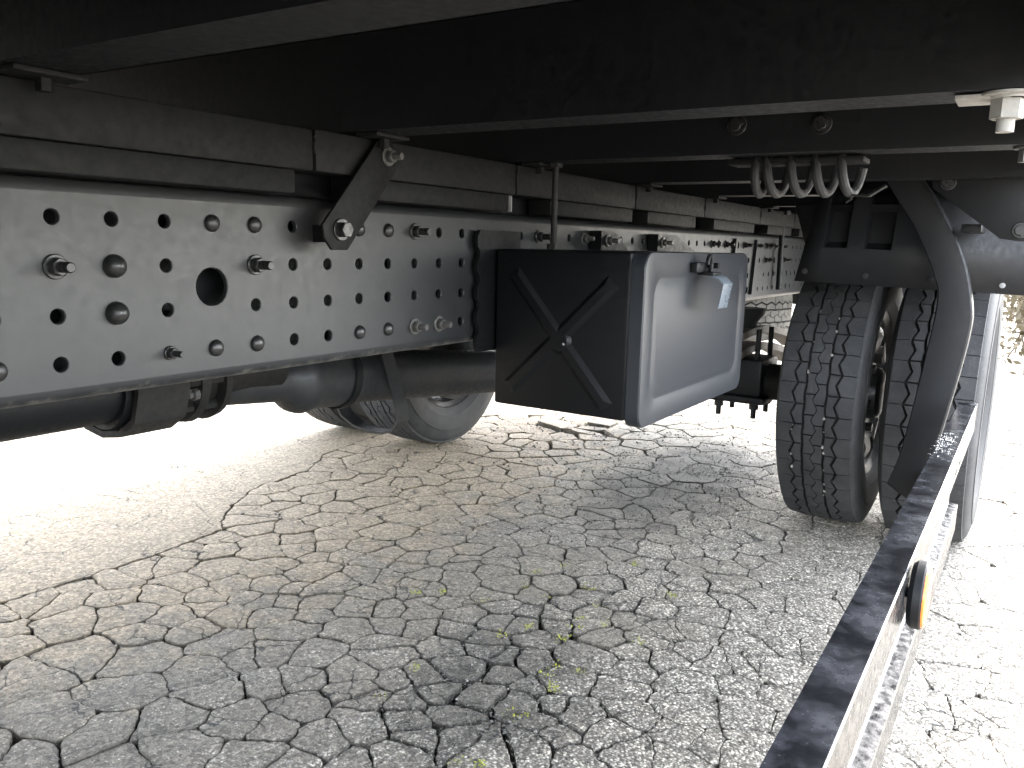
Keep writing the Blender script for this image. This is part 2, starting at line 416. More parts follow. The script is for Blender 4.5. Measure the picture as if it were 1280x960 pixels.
# pale nut and bolt hanging from the near end of the cross member
m = MB(); m.lathe((1.0, .048, 1.022), (0, 0, -1), [(0, 0), (0, .027), (.003, .028), (.004, .021), (.006, .021)], 20)
m.cyl((1.0, .048, 1.016), (1.0, .048, .997), .0155, n=6); m.cyl((1.0, .048, .997), (1.0, .048, .984), .0085, n=12)
m.box((.985, .045, 1.016), (1.03, .095, 1.021), .001)
m.build('bolt', M['stone'], A)
m = MB(); m.lathe((1.49, .04, 1.022), (0, 0, -1), [(0, 0), (0, .018), (.003, .018), (.003, 0)], 18); m.cyl((1.49, .04, 1.019), (1.49, .04, 1.0), .010, n=6)
m.build('bolt', M['zinc'], B)
# angle clips that tie the cross members to the sub-frame
for x, par in zip(beam_x[4:], beams[4:]):
    m = MB(); m.box((x + .008, .870, 1.0165), (x + .085, .9125, 1.0225), .0015); m.cyl((x + .05, .893, 1.016), (x + .05, .893, 1.003), .009, n=6)
    m.build('clip', M['sill'], par)

# ---- sub-frame sill on the rail, with packing strips under it
m = MB()
cuts = [X0, .445, .897, 1.452, 2.038, 2.565, 3.175, 3.683, X1]
for a, b in zip(cuts[:-1], cuts[1:]):
    z1 = 1.0175 + random.uniform(-.0012, .0012)
    m.box((a + .0025, .915, .9575), (b - .0025, .978, z1), .003)
sill = m.build('subframe_sill', M['sill'], truck)
m = MB(); m.box((X0, .985, .922), (X1, 1.03, 1.0165), .003); m.build('gap_light_block', M['black'], sill)  # added bar, stops far-side light showing through the packing gaps
m = MB(); m.box((X0, 1.80, .9575), (X1, 1.85, 1.0175), .003); m.build('subframe_sill', M['sill'], truck)
for i, c in enumerate(cuts[1:-1]):      # weld beads at the joints
    m = MB()
    pts = [(c + random.uniform(-.002, .002), .914, 1.014 - k * .004) for k in range(9)]
    m.tube(pts, .0032, 6); m.build('weld_bead', M['sill'], sill)
for a, b in [(X0, .862), (.99, 1.432), (1.60, 2.03), (2.13, 2.50), (2.67, 3.12), (3.30, 3.66), (3.80, 4.2)]:
    m = MB(); m.box((a, .919, .9235), (b, .976, .9565), .002); m.build('packing_strip', M['sill'], sill)
m = MB(); m.box((1.437, .925, .924), (1.441, .95, .956)); m.box((1.447, .925, .924), (1.452, .95, .956)); m.build('light_fleck', M['light_fleck'], sill)  # pale strips paint the slit of light leaking between the packing strips

# ---- frame rails: pressed web drilled all over
def drilled(cells, y, th, n=20):
    """cells: (x0,x1,z0,z1,[(cx,cz,r)]) -> mesh of a plate with real holes"""
    mb = MB()
    for x0, x1, z0, z1, hole in cells:
        if not hole:
            mb.add([(x0, y, z0), (x1, y, z0), (x1, y, z1), (x0, y, z1)], [(0, 1, 2, 3)]); continue
        cx, cz, r = hole; vs = []; out = []
        angs = sorted(set([2 * math.pi * k / n for k in range(n)] + [math.atan2(zz - cz, xx - cx) % (2 * math.pi) for xx in (x0, x1) for zz in (z0, z1)]))
        for a in angs:
            dx, dz = math.cos(a), math.sin(a); t = 1e9
            if dx > 1e-9: t = min(t, (x1 - cx) / dx)
            if dx < -1e-9: t = min(t, (x0 - cx) / dx)
            if dz > 1e-9: t = min(t, (z1 - cz) / dz)
            if dz < -1e-9: t = min(t, (z0 - cz) / dz)
            out.append((cx + dx * t, y, cz + dz * t)); vs.append((dx, dz))
        k = len(angs)
        V = out + [(cx + dx * (r + .0012), y, cz + dz * (r + .0012)) for dx, dz in vs] + [(cx + dx * r, y + .0012, cz + dz * r) for dx, dz in vs] + [(cx + dx * r, y + th, cz + dz * r) for dx, dz in vs]
        F = []
        for i in range(k):
            j = (i + 1) % k
            for q in range(3): F.append((q * k + i, q * k + j, (q + 1) * k + j, (q + 1) * k + i))
        mb.add(V, F)
    return mb
PX, RX = .0718, .525
rows = [.877, .821, .764, .708]
zb = [.679, .736, .7925, .849, .905]
YR = .950
fit = {}
for c, r, k in [(3, 0, 'rivet'), (4, 0, 'rivet'), (7, 0, 'rivet'), (8, 0, 'rivet'), (9, 0, 'bolt'), (0, 1, 'bolt'), (1, 1, 'bigrivet'), (4, 1, 'bolt'), (1, 2, 'bigrivet'),
                (-1, 3, 'rivet'), (2, 3, 'small'), (3, 3, 'rivet'), (4, 3, 'rivet'), (7, 3, 'rivet'), (8, 3, 'rivet'), (9, 3, 'zbolt'), (10, 3, 'zbolt'), (6, 0, None),
                (15, 0, 'bolt'), (18, 0, 'zbolt'), (20, 0, 'bolt'), (24, 0, 'zbolt'), (-2, 0, 'rivet'), (-3, 2, 'rivet'), (-1, 1, 'hole'),
                (31, 0, 'bolt'), (33, 0, 'bolt'), (36, 0, 'bolt'), (33, 1, 'rivet'), (36, 1, 'rivet'), (36, 3, 'rivet'), (38, 0, 'bolt'), (40, 0, 'bolt'), (41, 0, 'bolt'), (40, 1, 'bolt'), (42, 2, 'rivet'), (41, 1, 'rivet'), (43, 0, 'bolt'), (44, 1, 'bolt')]:
    fit[(c, r)] = k
cells = []; studs = []
ncol0, ncol1 = -43, 52
for c in range(ncol0, ncol1):
    xc = RX + c * PX; xa, xb = xc - PX / 2, xc + PX / 2
    for r in range(4):
        zc = rows[r]; z0, z1 = zb[3 - r], zb[4 - r]
        if (c, r) in ((3, 1), (3, 2)):
            if r == 1: cells.append((xa, xb, zb[1], zb[3], (.738, .792, .0255)))
            continue
        k = fit.get((c, r), 'hole')
        far = c > 30
        if far and random.random() < .2 and k == 'hole': k = 'none'
        if k == 'hole':
            cells.append((xa, xb, z0, z1, (xc, zc, .0085 if not far else random.choice((.008, .010, .013)))))
        else:
            cells.append((xa, xb, z0, z1, None))
            if k not in (None, 'none'): studs.append((k, (xc, YR - .0005, zc)))
m = drilled(cells, YR, .008)
# rounded lower and upper corners and the two flanges turned inward
xa, xb = RX + (ncol0 - .5) * PX, RX + (ncol1 - .5) * PX
def corner(sign, z_edge):
    pr = []
    for k in range(6):
        a = k / 5 * math.pi / 2; R = .016
        pr.append((YR + R - R * math.cos(a), z_edge + sign * R * math.sin(a)))
    pr += [(YR + .085, pr[-1][1]), (YR + .085, pr[-1][1] - sign * .008), (YR + .02, pr[-1][1] - sign * .008), (YR + .008, z_edge)]
    return pr
for sg, ze in ((-1, .679), (1, .905)):
    m.prism(corner(sg, ze), 'X', xa, xb)
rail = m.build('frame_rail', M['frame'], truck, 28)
rail['label'] = 'near frame rail with four rows of drilled holes'
for k, p in studs:
    put({'bigrivet': 'rivet', 'rivet': 'rivet'}.get(k, 'bolt'), ME[k], p, rail)
# lower part of the rail web tapers up behind the toolbox: a stiffener plate lies on it there
for xs in (2.95, 3.21):
    m = MB(); m.prism([(xs, .69), (xs + .02, .69), (xs + .05, .90), (xs + .03, .90)], 'Y', YR - .012, YR - .001); m.build('stiffener', M['frame'], rail)
m = MB(); m.box((X0, .998, .69), (X1 - .3, 1.006, .90)); m.build('hole_light_block', M['black'], rail)  # added dark plate, keeps light from showing through the drilled holes
m = MB()
m.box((xa, 1.80, .664), (xb, 1.808, .921)); m.box((xa, 1.72, .664), (xb, 1.80, .672)); m.box((xa, 1.72, .913), (xb, 1.80, .921))
m.build('frame_rail', M['frame'], truck)
for x in (-.6, .42, 1.15, 2.2, 3.0, 4.15):
    m = MB(); m.box((x, .96, .70), (x + .06, 1.798, .90), .004); m.build('frame_crossmember', M['black'], truck)

# ---- diagonal tie bracket between rail and sub-frame
br = [(1.021, 1.015), (1.051, 1.016), (1.066, 1.000), (1.063, .970), (.951, .844), (.918, .844), (.901, .863), (.899, .881), (1.004, .996)]
m = MB(); m.prism(br, 'Y', .902, .908, .0012); m.box((.925, .908, .855), (.95, YR, .88)); m.box((1.02, .908, .975), (1.05, .915, 1.0))
tie = m.build('tie_bracket', M['sill'], truck)
put('bolt', ME['zbolt'], (1.043, .9015, .992), tie, spin=.3); put('bolt', ME['head'], (.936, .9015, .8745), tie, spin=.5)

# ---- toolbox hung beside the rail
bx0, bx1, by0, by1, bz0, bz1 = 1.40, 2.005, .632, .925, .536, .850
def rrect(x0, x1, z0, z1, r, n=6):
    P = []
    for cx, cz, a0 in ((x1 - r, z1 - r, 0), (x0 + r, z1 - r, 90), (x0 + r, z0 + r, 180), (x1 - r, z0 + r, 270)):
        for k in range(n + 1):
            a = math.radians(a0 + 90 * k / n); P.append((cx + r * math.cos(a), cz + r * math.sin(a)))
    return P
m = MB(); m.box((bx0, by0, bz0), (bx1, by1, bz1), .006)
# pressed cross on the near end: raised beads that meet in a flat
cy, cz = .774, .676
def bead(y0, z0, y1, z1, wd=.016, h=.007):
    d = Vector((0, y1 - y0, z1 - z0)).normalized(); s = Vector((0, -d.z, d.y))
    a = Vector((bx0, y0, z0)); b = Vector((bx0, y1, z1)); up = Vector((-h, 0, 0))
    vs = [a - s * wd, a + s * wd, b + s * wd, b - s * wd, a + s * wd * .45 + up + d * .014, a - s * wd * .45 + up + d * .014, b + s * wd * .45 + up - d * .014, b - s * wd * .45 + up - d * .014]
    m.add(vs, [(4, 6, 7, 5), (1, 2, 6, 4), (3, 0, 5, 7), (0, 1, 4, 5), (2, 3, 7, 6)])
bead(.884, .806, .668, .556); bead(.664, .796, .890, .572)
m.lathe((bx0, cy, cz), (-1, 0, 0), [(0, .026), (.0072, .019), (.0076, 0)], 18)
tbox = m.build('toolbox', M['boxside'], truck, 30)
tbox['label'] = 'black steel toolbox with a pressed cross on its end'
m = MB(); m.lathe((bx0 - .0078, .762, .672), (-1, 0, 0), [(0, .003), (.002, .002), (.0024, 0)], 10); m.build('rivet', M['light_fleck'], tbox)  # pale colour paints the glint on it
# door: deep rounded tray with a pressed inner field
dx0, dx1, dz0, dz1 = 1.405, 2.022, .522, .852
lv = [(.634, 0, .030), (.6075, 0, .030), (.6045, .0016, .029), (.604, .005, .028), (.604, .040, .040), (.6068, .047, .036), (.6068, .052, .034), (.6052, .060, .030)]
rings = []; n_ = 7
V = []; F = []
for y, ins, r in lv:
    rr = rrect(dx0 + ins, dx1 - ins, dz0 + ins, dz1 - ins, max(r, .012), n_); rings.append(len(rr)); V += [(x, y, z) for x, z in rr]
k = rings[0]
for i in range(len(lv) - 1):
    for j in range(k): F.append((i * k + j, i * k + (j + 1) % k, (i + 1) * k + (j + 1) % k, (i + 1) * k + j))
F.append(tuple(range((len(lv) - 1) * k, len(lv) * k))); F.append(tuple(reversed(range(k))))
m = MB(); m.add(V, F); door = m.build('door', M['door'], tbox, 25)
# over-centre latch
m = MB()
m.box((1.625, .588, .812), (1.70, .604, .832), .002)
hk = []
for a in range(-60, 200, 20): hk.append((1.668 + .014 * math.cos(math.radians(a)) * .8, .578, .828 + .018 * math.sin(math.radians(a))))
m.tube(hk, .0045, 8)
m.cyl((1.690, .604, .826), (1.690, .566, .826), .006, n=12); m.box((1.66, .566, .806), (1.712, .60, .813), .002)
latch = m.build('latch', M['black'], tbox)
m = MB(); m.prism([(.596, .812), (.560, .799), (.548, .789), (.556, .739), (.5535, .739), (.545, .790), (.558, .8025), (.596, .815)], 'X', 1.668, 1.726, .0008)
m.build('latch_handle', M['chrome'], tbox)
# hangers
m = MB(); m.cyl((1.50, .853, 1.022), (1.50, .853, .835), .0065, n=12); m.cyl((1.50, .853, 1.022), (1.50, .853, 1.014), .014, n=6)
m.cyl((1.50, .853, .862), (1.50, .853, .851), .013, n=6)
m.build('hanger_rod', M['greasy'], tbox)
sc = [(1.50, .885)]
for k in range(5):
    z = .885 - k * .05
    sc += [(1.352, z), (1.343, z - .012), (1.343, z - .03), (1.352, z - .042)]
sc += [(1.352, .645), (1.50, .645)]
m = MB(); m.prism(sc, 'Y', .932, .940); m.build('box_bracket', M['boxside'], tbox)
for x0 in (1.845, 2.20):
    wv = .16 if x0 < 2 else .30
    m = MB(); m.prism([(x0, .850), (x0 + wv, .850), (x0 + wv * .45, .897), (x0, .897)], 'Y', .915, .946)
    bk = m.build('box_bracket', M['boxside'], tbox); put('bolt', ME['zbolt'], (x0 + .035, .914, .874), bk)

# ---- coiled cable under the second cross member
m = MB(); pts = []
for k in range(0, 5 * 20 + 1):
    t = k / 20; y = .452 - (.006 * t if t < 1 else .006 + (t - 1) * .0415)
    a = 2 * math.pi * t + math.pi * .1
    pts.append((1.535 + .030 * math.cos(a), y, .994 + .034 * math.sin(a)))
m.tube(pts, .0080, 10)
coil = m.build('coiled_cable', M['cable'], truck)
m = MB(); m.strip([(1.535, .30, .957), (1.535, .262, .955), (1.535, .236, .972)], (1, 0, 0), .02, .003); m.tube([(1.53, .293, .958), (1.53, .289, .950), (1.53, .297, .945)], .0025, 6)
m.build('cable_clip', M['sill'], coil)
m = MB(); m.box((1.505, .27, 1.010), (1.565, .50, 1.019), .002); m.build('cable_bracket', M['sill'], coil)

# ---- propeller shaft, its guard loop and the parts ahead of it
SY = 1.375
m = MB(); m.cyl((1.47, SY, .535), (2.62, SY, .424), .064, n=32)
m.lathe((1.245, SY, .556), (2.62 - 1.47, 0, .424 - .535), [(-.2, .02), (-.2, .05), (-.02, .05), (0, .060), (.02, .074), (.04, .079), (.06, .074), (.09, .070), (.155, .070), (.165, .074), (.18, .070), (.195, .064), (.235, .064)], 32)
shaft = m.build('propeller_shaft', M['shaft'], truck)
m = MB(); m.lathe((1.395, SY, .545), (2.62 - 1.47, 0, .424 - .535), [(0, .078), (.02, .0795), (.02, .073), (0, .078)], 32); m.build('collar', M['black'], shaft)
m = MB()
lp = [(1.52, 1.335, .66), (1.52, 1.315, .58), (1.52, 1.285, .50), (1.52, 1.268, .455), (1.52, 1.268, .430), (1.52, 1.284, .408), (1.52, 1.315, .396), (1.52, 1.36, .394), (1.52, 1.41, .402), (1.52, 1.45, .422), (1.52, 1.472, .455), (1.52, 1.478, .50), (1.52, 1.475, .58), (1.52, 1.465, .66)]
m.strip(lp, (1, 0, 0), .042, .006); m.box((1.49, 1.30, .655), (1.55, 1.50, .70))
m.build('guard_loop', M['shaft'], truck)
m = MB(); m.cyl((-.96, 1.33, .625), (.80, 1.33, .600), .062, n=28); m.cyl((.80, 1.33, .600), (.86, 1.33, .598), .072, n=28)
fs = m.build('front_shaft', M['black'], truck)
# centre bearing hanger: a hoop in a cast cross bracket
m = MB()
hoop = [(.86, 1.25, .68), (.86, 1.245, .60), (.86, 1.26, .548), (.86, 1.30, .522), (.86, 1.35, .514), (.86, 1.40, .522), (.86, 1.44, .55), (.86, 1.455, .60), (.86, 1.45, .68)]
m.strip(hoop, (1, 0, 0), .10, .012); m.box((.81, 1.0, .68), (.91, 1.75, .70), .004)
m.lathe((.92, 1.35, .60), (1, 0, 0), [(-.10, .055), (-.09, .07), (-.01, .072), (0, .06), (0, 0)], 28)
m.build('bearing_hanger', M['greasy'], truck)
m = MB(); m.lathe((.955, 1.35, .598), (1, 0, 0), [(0, 0), (0, .085), (.016, .088), (.018, .070), (.05, .066), (.052, .088), (.068, .085), (.07, .05), (.16, .045), (.24, .05), (.24, 0)], 28)
for k in range(8):
    a = k * math.pi / 4; m.cyl((.935, 1.35 + .072 * math.cos(a), .598 + .072 * math.sin(a)), (1.035, 1.35 + .072 * math.cos(a), .598 + .072 * math.sin(a)), .0095, n=6)
uj = m.build('joint_flange', M['greasy'], truck)
m = MB(); m.lathe((.950, 1.275, .575), (-1, 0, 0), [(0, .011), (.01, .011), (.012, .006), (.02, .006), (.02, 0)], 8)
m.build('nut', M['zinc'], uj)
m = MB(); m.tube([(-.9, 1.70, .492), (.3, 1.70, .492), (.75, 1.70, .490), (1.2, 1.69, .492), (1.5, 1.66, .52), (1.8, 1.66, .56), (2.3, 1.66, .60)], .042, 18); m.build('exhaust_pipe', M['greasy'], truck)

# ---- rear axle, springs
AX, AZ = 2.83, .42
m = MB(); m.cyl((AX, .60, AZ), (AX, 2.10, AZ), .062, n=24)
bm = bmesh.new(); bmesh.ops.create_uvsphere(bm, u_segments=28, v_segments=18, radius=1)
for v in bm.verts: v.co = Vector((AX + .02 + v.co.x * .17, SY + v.co.y * .19, AZ + v.co.z * .17))
m.bm(bm); m.lathe((2.60, SY, .43), (1, 0, 0), [(0, .02), (0, .075), (.02, .08), (.03, .055), (.12, .10)], 24)
axle = m.build('rear_axle', M['greasy'], truck)
def spring(y):
    m = MB()
    for i, L in enumerate((.62, .56)):
        pts = [(AX + t * L, y, .590 - i * .058 - .10 * t * t) for t in np.linspace(-1, 1, 17)]
        m.strip(pts, (0, 1, 0), .075, .024)
    sp = m.build('leaf_spring', M['rust'], truck)
    m = MB(); m.box((AX - .10, y - .085, .375), (AX + .10, y + .085, .500), .012); m.box((AX - .11, y - .10, .352), (AX + .11, y + .10, .376), .006)
    m.cyl((AX, y - .05, .352), (AX, y - .05, .35), .05)
    seat = m.build('spring_seat', M['black'], sp)
    for dx in (-.075, .075):
        for dy in (-.06, .06):
            m = MB(); m.cyl((AX + dx, y + dy, .354), (AX + dx, y + dy, .330), .0155, n=6); m.cyl((AX + dx, y + dy, .332), (AX + dx, y + dy, .300), .009, n=10)
            m.cyl((AX + dx, y + dy, .376), (AX + dx, y + dy, .60), .009, n=8)
            m.build('bolt', M['black'], sp)
    m = MB(); m.lathe((AX, y + .02, .664), (0, 0, -1), [(0, 0), (0, .075), (.02, .07), (.045, .05), (.06, .048), (.07, .03), (.072, 0)], 20); m.build('bump_stop', M['groove'], sp)
spring(.83); spring(1.93)

# ---- wheels: rim with hand holes, tyre with real tread blocks
R = .42
def wheel_parts():
    m = MB()
    # barrel of the rim, hub
    m.lathe((0, 0, 0), (0, 1, 0), [(-.100, .262), (-.104, .268), (-.098, .270), (-.092, .258), (-.080, .246), (-.03, .238), (.03, .238), (.080, .246), (.092, .258), (.098, .270), (.104, .268), (.100, .262), (.085, .240), (.03, .230), (-.03, .230), (-.085, .240), (-.100, .262)], 48)
    # disc with eight oval hand holes, dished
    cells = []; nseg = 8
    for k in range(nseg):
        a0, a1 = k * 2 * math.pi / nseg, (k + 1) * 2 * math.pi / nseg
        cells.append((a0, a1, .140, .232, ((a0 + a1) / 2, .190, .028)))
    sub = MB(); md = []
    q = drilled([(c[0] * .19, c[1] * .19, c[2], c[3], (c[4][0] * .19, c[4][1], c[4][2])) for c in cells], 0, .012, 24)
    def warp(p):
        a = p[0] / .19; r = p[2]; d = (r - .14) / .092
        return (r * math.cos(a), -.072 - .020 * math.sin(max(0, min(1, d)) * math.pi) + p[1], r * math.sin(a))
    # refine straight outer edges: arcs by subdividing the cells' boundary faces is not needed at this size
    m.add([warp(p) for p in q.v], q.f)
    m.lathe((0, 0, 0), (0, 1, 0), [(-.072, .142), (-.072, .085), (-.105, .080), (-.115, .066), (-.115, 0)], 40)
    for k in range(6):
        a = k * math.pi / 3 + .3; m.cyl((.112 * math.cos(a), -.070, .112 * math.sin(a)), (.112 * math.cos(a), -.100, .112 * math.sin(a)), .015, n=6)
    rim = m.mesh('wheel', M['rim'], 40)
    # tyre
    t = MB(); t.mat(M['rubber'])
    half = [(.088, .252), (.103, .262), (.110, .275), (.116, .292), (.1175, .293), (.1215, .320), (.1225, .340), (.1215, .357), (.1195, .358), (.1150, .380), (.110, .395), (.105, .4035), (.1005, .4075)]
    base = .408
    prof = [(-a, b) for a, b in half]
    t.lathe((0, 0, 0), (0, 1, 0), prof, 96); t.lathe((0, 0, 0), (0, 1, 0), [(a, b) for a, b in reversed(half)], 96)
    t.mat(M['groove']); t.lathe((0, 0, 0), (0, 1, 0), [(-.1005, .4075), (-.05, base), (.05, base), (.1005, .4075)], 96)
    t.mat(M['rubber'])
    N = 44; da = 2 * math.pi / N
    tri = lambda u: 1 - 4 * abs((u % 1) - .5)          # -1..1, peak at .5
    def bound(c, amp, ph): return lambda u: c + amp * tri(u + ph)
    g = .0038
    cols = [(lambda u: -.1015, bound(-.058 - g, .0066, 0), 0, .020, .10), (bound(-.058 + g, .0066, 0), bound(-.029 - g, .0015, 0), 0, .045, 0), (bound(-.029 + g, .0015, 0), bound(-.0014, .0075, .25), .5, .035, 0),
            (bound(.0014, .0075, .25), bound(.029 - g, .0015, .5), 0, .035, 0), (bound(.029 + g, .0015, .5), bound(.058 - g, .0066, .5), .5, .045, 0), (bound(.058 + g, .0066, .5), lambda u: .1015, .5, .020, .10)]
    def P(u, y, r):
        a = u * da; rr = r - max(0, abs(y) - .05) ** 2 * 1.9
        return (rr * math.cos(a), y, rr * math.sin(a))
    for k in range(N):
        for lo, hi, st, gap, _ in cols:
            us = [k + st + gap, k + st + .25, k + st + .5, k + st + .75, k + st + 1 - gap]
            top = [P(u, lo(u), R) for u in us] + [P(u, hi(u), R) for u in reversed(us)]
            cu = k + st + .5
            bot = []
            for u in us: bot.append(P(u + (cu - u) * -.04, lo(u) - .0012, base - .001))
            for u in reversed(us): bot.append(P(u + (cu - u) * -.04, hi(u) + .0012, base - .001))
            n = len(top)
            t.add(top + bot, [tuple(range(n))] + [(i, (i + 1) % n, n + (i + 1) % n, n + i) for i in range(n)])
    tyre = t.mesh('tyre', None, 28)
    return rim, tyre
rim_me, tyre_me = wheel_parts()
def wheel(loc, flip, spin, lab=None):
    o = bpy.data.objects.new('wheel', rim_me); COL.objects.link(o)
    o.matrix_basis = Matrix.Translation(loc) @ Matrix.Rotation(math.pi if flip else 0, 4, 'Z') @ Matrix.Rotation(spin, 4, 'Y')
    attach(o, truck)
    t = bpy.data.objects.new('tyre', tyre_me); COL.objects.link(t); attach_local(t, o)
    if lab: o['label'] = lab
    return o
wi = wheel((AX - .01, .500, R + .001), False, .1, 'inner rear wheel on the near side')
wo = wheel((AX - .01, .212, R + .001), True, .9, 'outer rear wheel on the near side')
fi = wheel((AX, 2.19, R + .001), True, .4, 'inner rear wheel on the far side')
fo = wheel((AX, 2.60, R + .001), False, 1.7, 'outer rear wheel on the far side')
db = MB(); db.lathe((0, 0, 0), (0, 1, 0), [(-.04, 0), (-.04, .20), (.10, .205), (.105, .222), (.125, .222), (.128, .20), (.135, .09), (.135, 0)], 40)
db = db.mesh('brake_drum', M['greasy'], 35)
for ww in (wi, fi):
    d = bpy.data.objects.new('brake_drum', db); COL.objects.link(d); attach_local(d, ww)
# pale pebbles wedged in the grooves of the near inner tyre
m = MB(); rg = random.Random(3)
for i in range(26):
    y = rg.choice((-.029, -.029, .0, .029, .029, .058, .058)) + rg.uniform(-.003, .003)
    a = math.pi + rg.uniform(-.75, .75); r = .4135 + rg.uniform(0, .004); s = rg.uniform(.0025, .0055)
    bm = bmesh.new(); bmesh.ops.create_icosphere(bm, subdivisions=1, radius=s)
    for v in bm.verts: v.co = Vector((v.co.x * rg.uniform(.6, 1.4), v.co.y * rg.uniform(.6, 1.3), v.co.z * rg.uniform(.6, 1.5))) + Vector((r * math.cos(a), y, r * math.sin(a)))
    m.bm(bm)
pb = m.mesh('pebbles', M['stone'], 0); o = bpy.data.objects.new('pebbles', pb); COL.objects.link(o)
o.matrix_basis = Matrix.Translation((AX - .01, .500, R)); attach(o, truck)
po = world_of(o); o.parent = wi; o.matrix_parent_inverse = world_of(wi).inverted(); o['kind'] = 'stuff'
# spare wheel lying flat under the tail of the chassis
sw = bpy.data.objects.new('spare_wheel', rim_me); COL.objects.link(sw)
sw.matrix_basis = Matrix.Translation((3.98, 1.40, .565)) @ Matrix.Rotation(math.pi / 2, 4, 'X') ; attach(sw, truck)
sp_me = tyre_me.copy(); sp_me.materials[0] = M['lit_dusty_rubber']
t = bpy.data.objects.new('tyre', sp_me); COL.objects.link(t); attach_local(t, sw)
sw['label'] = 'dusty spare wheel, tyre coloured as if sunlit, lying flat under the tail of the chassis'
m = MB(); m.cyl((3.98, 1.40, .50), (3.98, 1.40, .92), .02, n=12); m.box((3.80, 1.36, .46), (4.16, 1.44, .478)); m.build('spare_carrier', M['black'], truck)
# stay rod in front of the far end of the rail
m = MB(); m.cyl((3.53, .925, 1.022), (3.545, .925, .70), .011, n=12); m.cyl((3.53, .925, 1.022), (3.53, .925, 1.005), .03, n=6); m.build('stay_rod', M['black'], truck)

# ---- mudguard: apron ahead of the tyres, gusset and side strap
m = MB()
px = 2.30
ys = [.560, .495, .490, .442, .437, .397, .392, .335, .330, .0]
dep = [0, 0, .032, .032, 0, 0, .032, .032, 0, 0]
V = []; F = []
zs = [.776, .868, .884, .985, 1.02]
for z in zs:
    for y, d in zip(ys, dep):
        yy = y - (z - .776) * (.21 if y == .560 else (.03 if y > 0 else 0))
        dd = d * (0 if z < .87 else 1) + (.030 * (z - .868) / .15 if z > .868 else 0)
        V.append((px + dd, yy, z + (y - .3) * .02))
nY = len(ys)
for i in range(len(zs) - 1):
    for j in range(nY - 1): F.append((i * nY + j, i * nY + j + 1, (i + 1) * nY + j + 1, (i + 1) * nY + j))
m.add(V, F)
o = m.build('mudguard', M['apron'], truck, 30)
md = o.modifiers.new('thickness', 'SOLIDIFY'); md.thickness = .004; md.offset = 1
guard = o; guard['label'] = 'black mudguard apron in front of the near rear tyres'
for y, z in ((.534, .808), (.382, .802), (.231, .798)):
    m = MB(); m.lathe((px - .003, y, z), (-1, 0, 0), [(0, 0), (0, .0078), (.0022, .0078), (.003, .005), (.003, 0)], 14); m.build('hole_spot', M['groove'], guard)  # dark discs added in place of open holes in the apron
m = MB(); m.lathe((px - .0045, .076, .792), (-1, 0, 0), [(0, 0), (0, .0062), (.0014, .0066), (.002, .004), (.002, 0)], 14); m.build('hole_spot', M['light_fleck'], guard)  # pale disc paints the light seen through an open hole
# arched top of the mudguard over both tyres
m = MB(); arc = [(px + .03, 1.0)] + [(AX + .47 * math.cos(math.radians(a)), AZ + .02 + .47 * math.sin(math.radians(a))) for a in range(125, 40, -8)]
m2 = [(x, min(z, .985)) for x, z in arc]
V = [(x, .0, z) for x, z in m2] + [(x, .58, z) for x, z in m2]; n = len(m2)
m.add(V, [(i, i + 1, n + i + 1, n + i) for i in range(n - 1)])
o = m.build('mudguard_arch', M['apron'], truck); md = o.modifiers.new('thickness', 'SOLIDIFY'); md.thickness = .004
m = MB(); m.prism([(.235, 1.10), (.228, 1.007), (.085, .898), (.05, .893), (.0, .893), (.0, 1.10)], 'X', 2.10, 2.106, .001)
gus = m.build('gusset', M['black'], truck)
for y, z in ((.197, 1.018), (.048, .916)): put('bolt', ME['head'], (2.0995, y, z), gus, '-X')
m = MB(); m.box((2.15, .125, .912), (2.29, .165, .93), .002); m.build('bracket', M['apron'], gus)
def curve(ctrl, n=8):
    out = []; P = [ctrl[0]] + ctrl + [ctrl[-1]]
    for i in range(1, len(P) - 2):
        for k in range(n):
            t = k / n; a, b, c, d = P[i - 1], P[i], P[i + 1], P[i + 2]
            out.append(tuple(.5 * ((2 * b[q]) + (-a[q] + c[q]) * t + (2 * a[q] - 5 * b[q] + 4 * c[q] - d[q]) * t * t + (-a[q] + 3 * b[q] - 3 * c[q] + d[q]) * t ** 3) for q in range(2)))
    return out + [ctrl[-1]]
Lc = curve([(.366, 1.072), (.324, 1.005), (.263, .912), (.211, .801), (.203, .746), (.214, .63), (.245, .389), (.270, .293)])
Rc = curve([(.287, 1.069), (.219, .977), (.157, .859), (.128, .75), (.126, .675), (.147, .521), (.175, .369), (.218, .26)])
n = len(Lc); V = []; F = []
for (ya, za), (yb, zb_) in zip(Lc, Rc):
    for f, xo in ((0, .008), (.04, 0), (.5, -.004), (.94, 0), (.985, .004), (1, .011), (1.0, .034)):
        V.append((2.2 + xo, ya + (yb - ya) * f, za + (zb_ - za) * f))
for i in range(n - 1):
    for j in range(6): F.append((i * 7 + j, i * 7 + j + 1, (i + 1) * 7 + j + 1, (i + 1) * 7 + j))
m = MB(); m.add(V, F); o = m.build('mudguard_strap', M['apron'], truck, 24); md = o.modifiers.new('thickness', 'SOLIDIFY'); md.thickness = .003; md.offset = -1

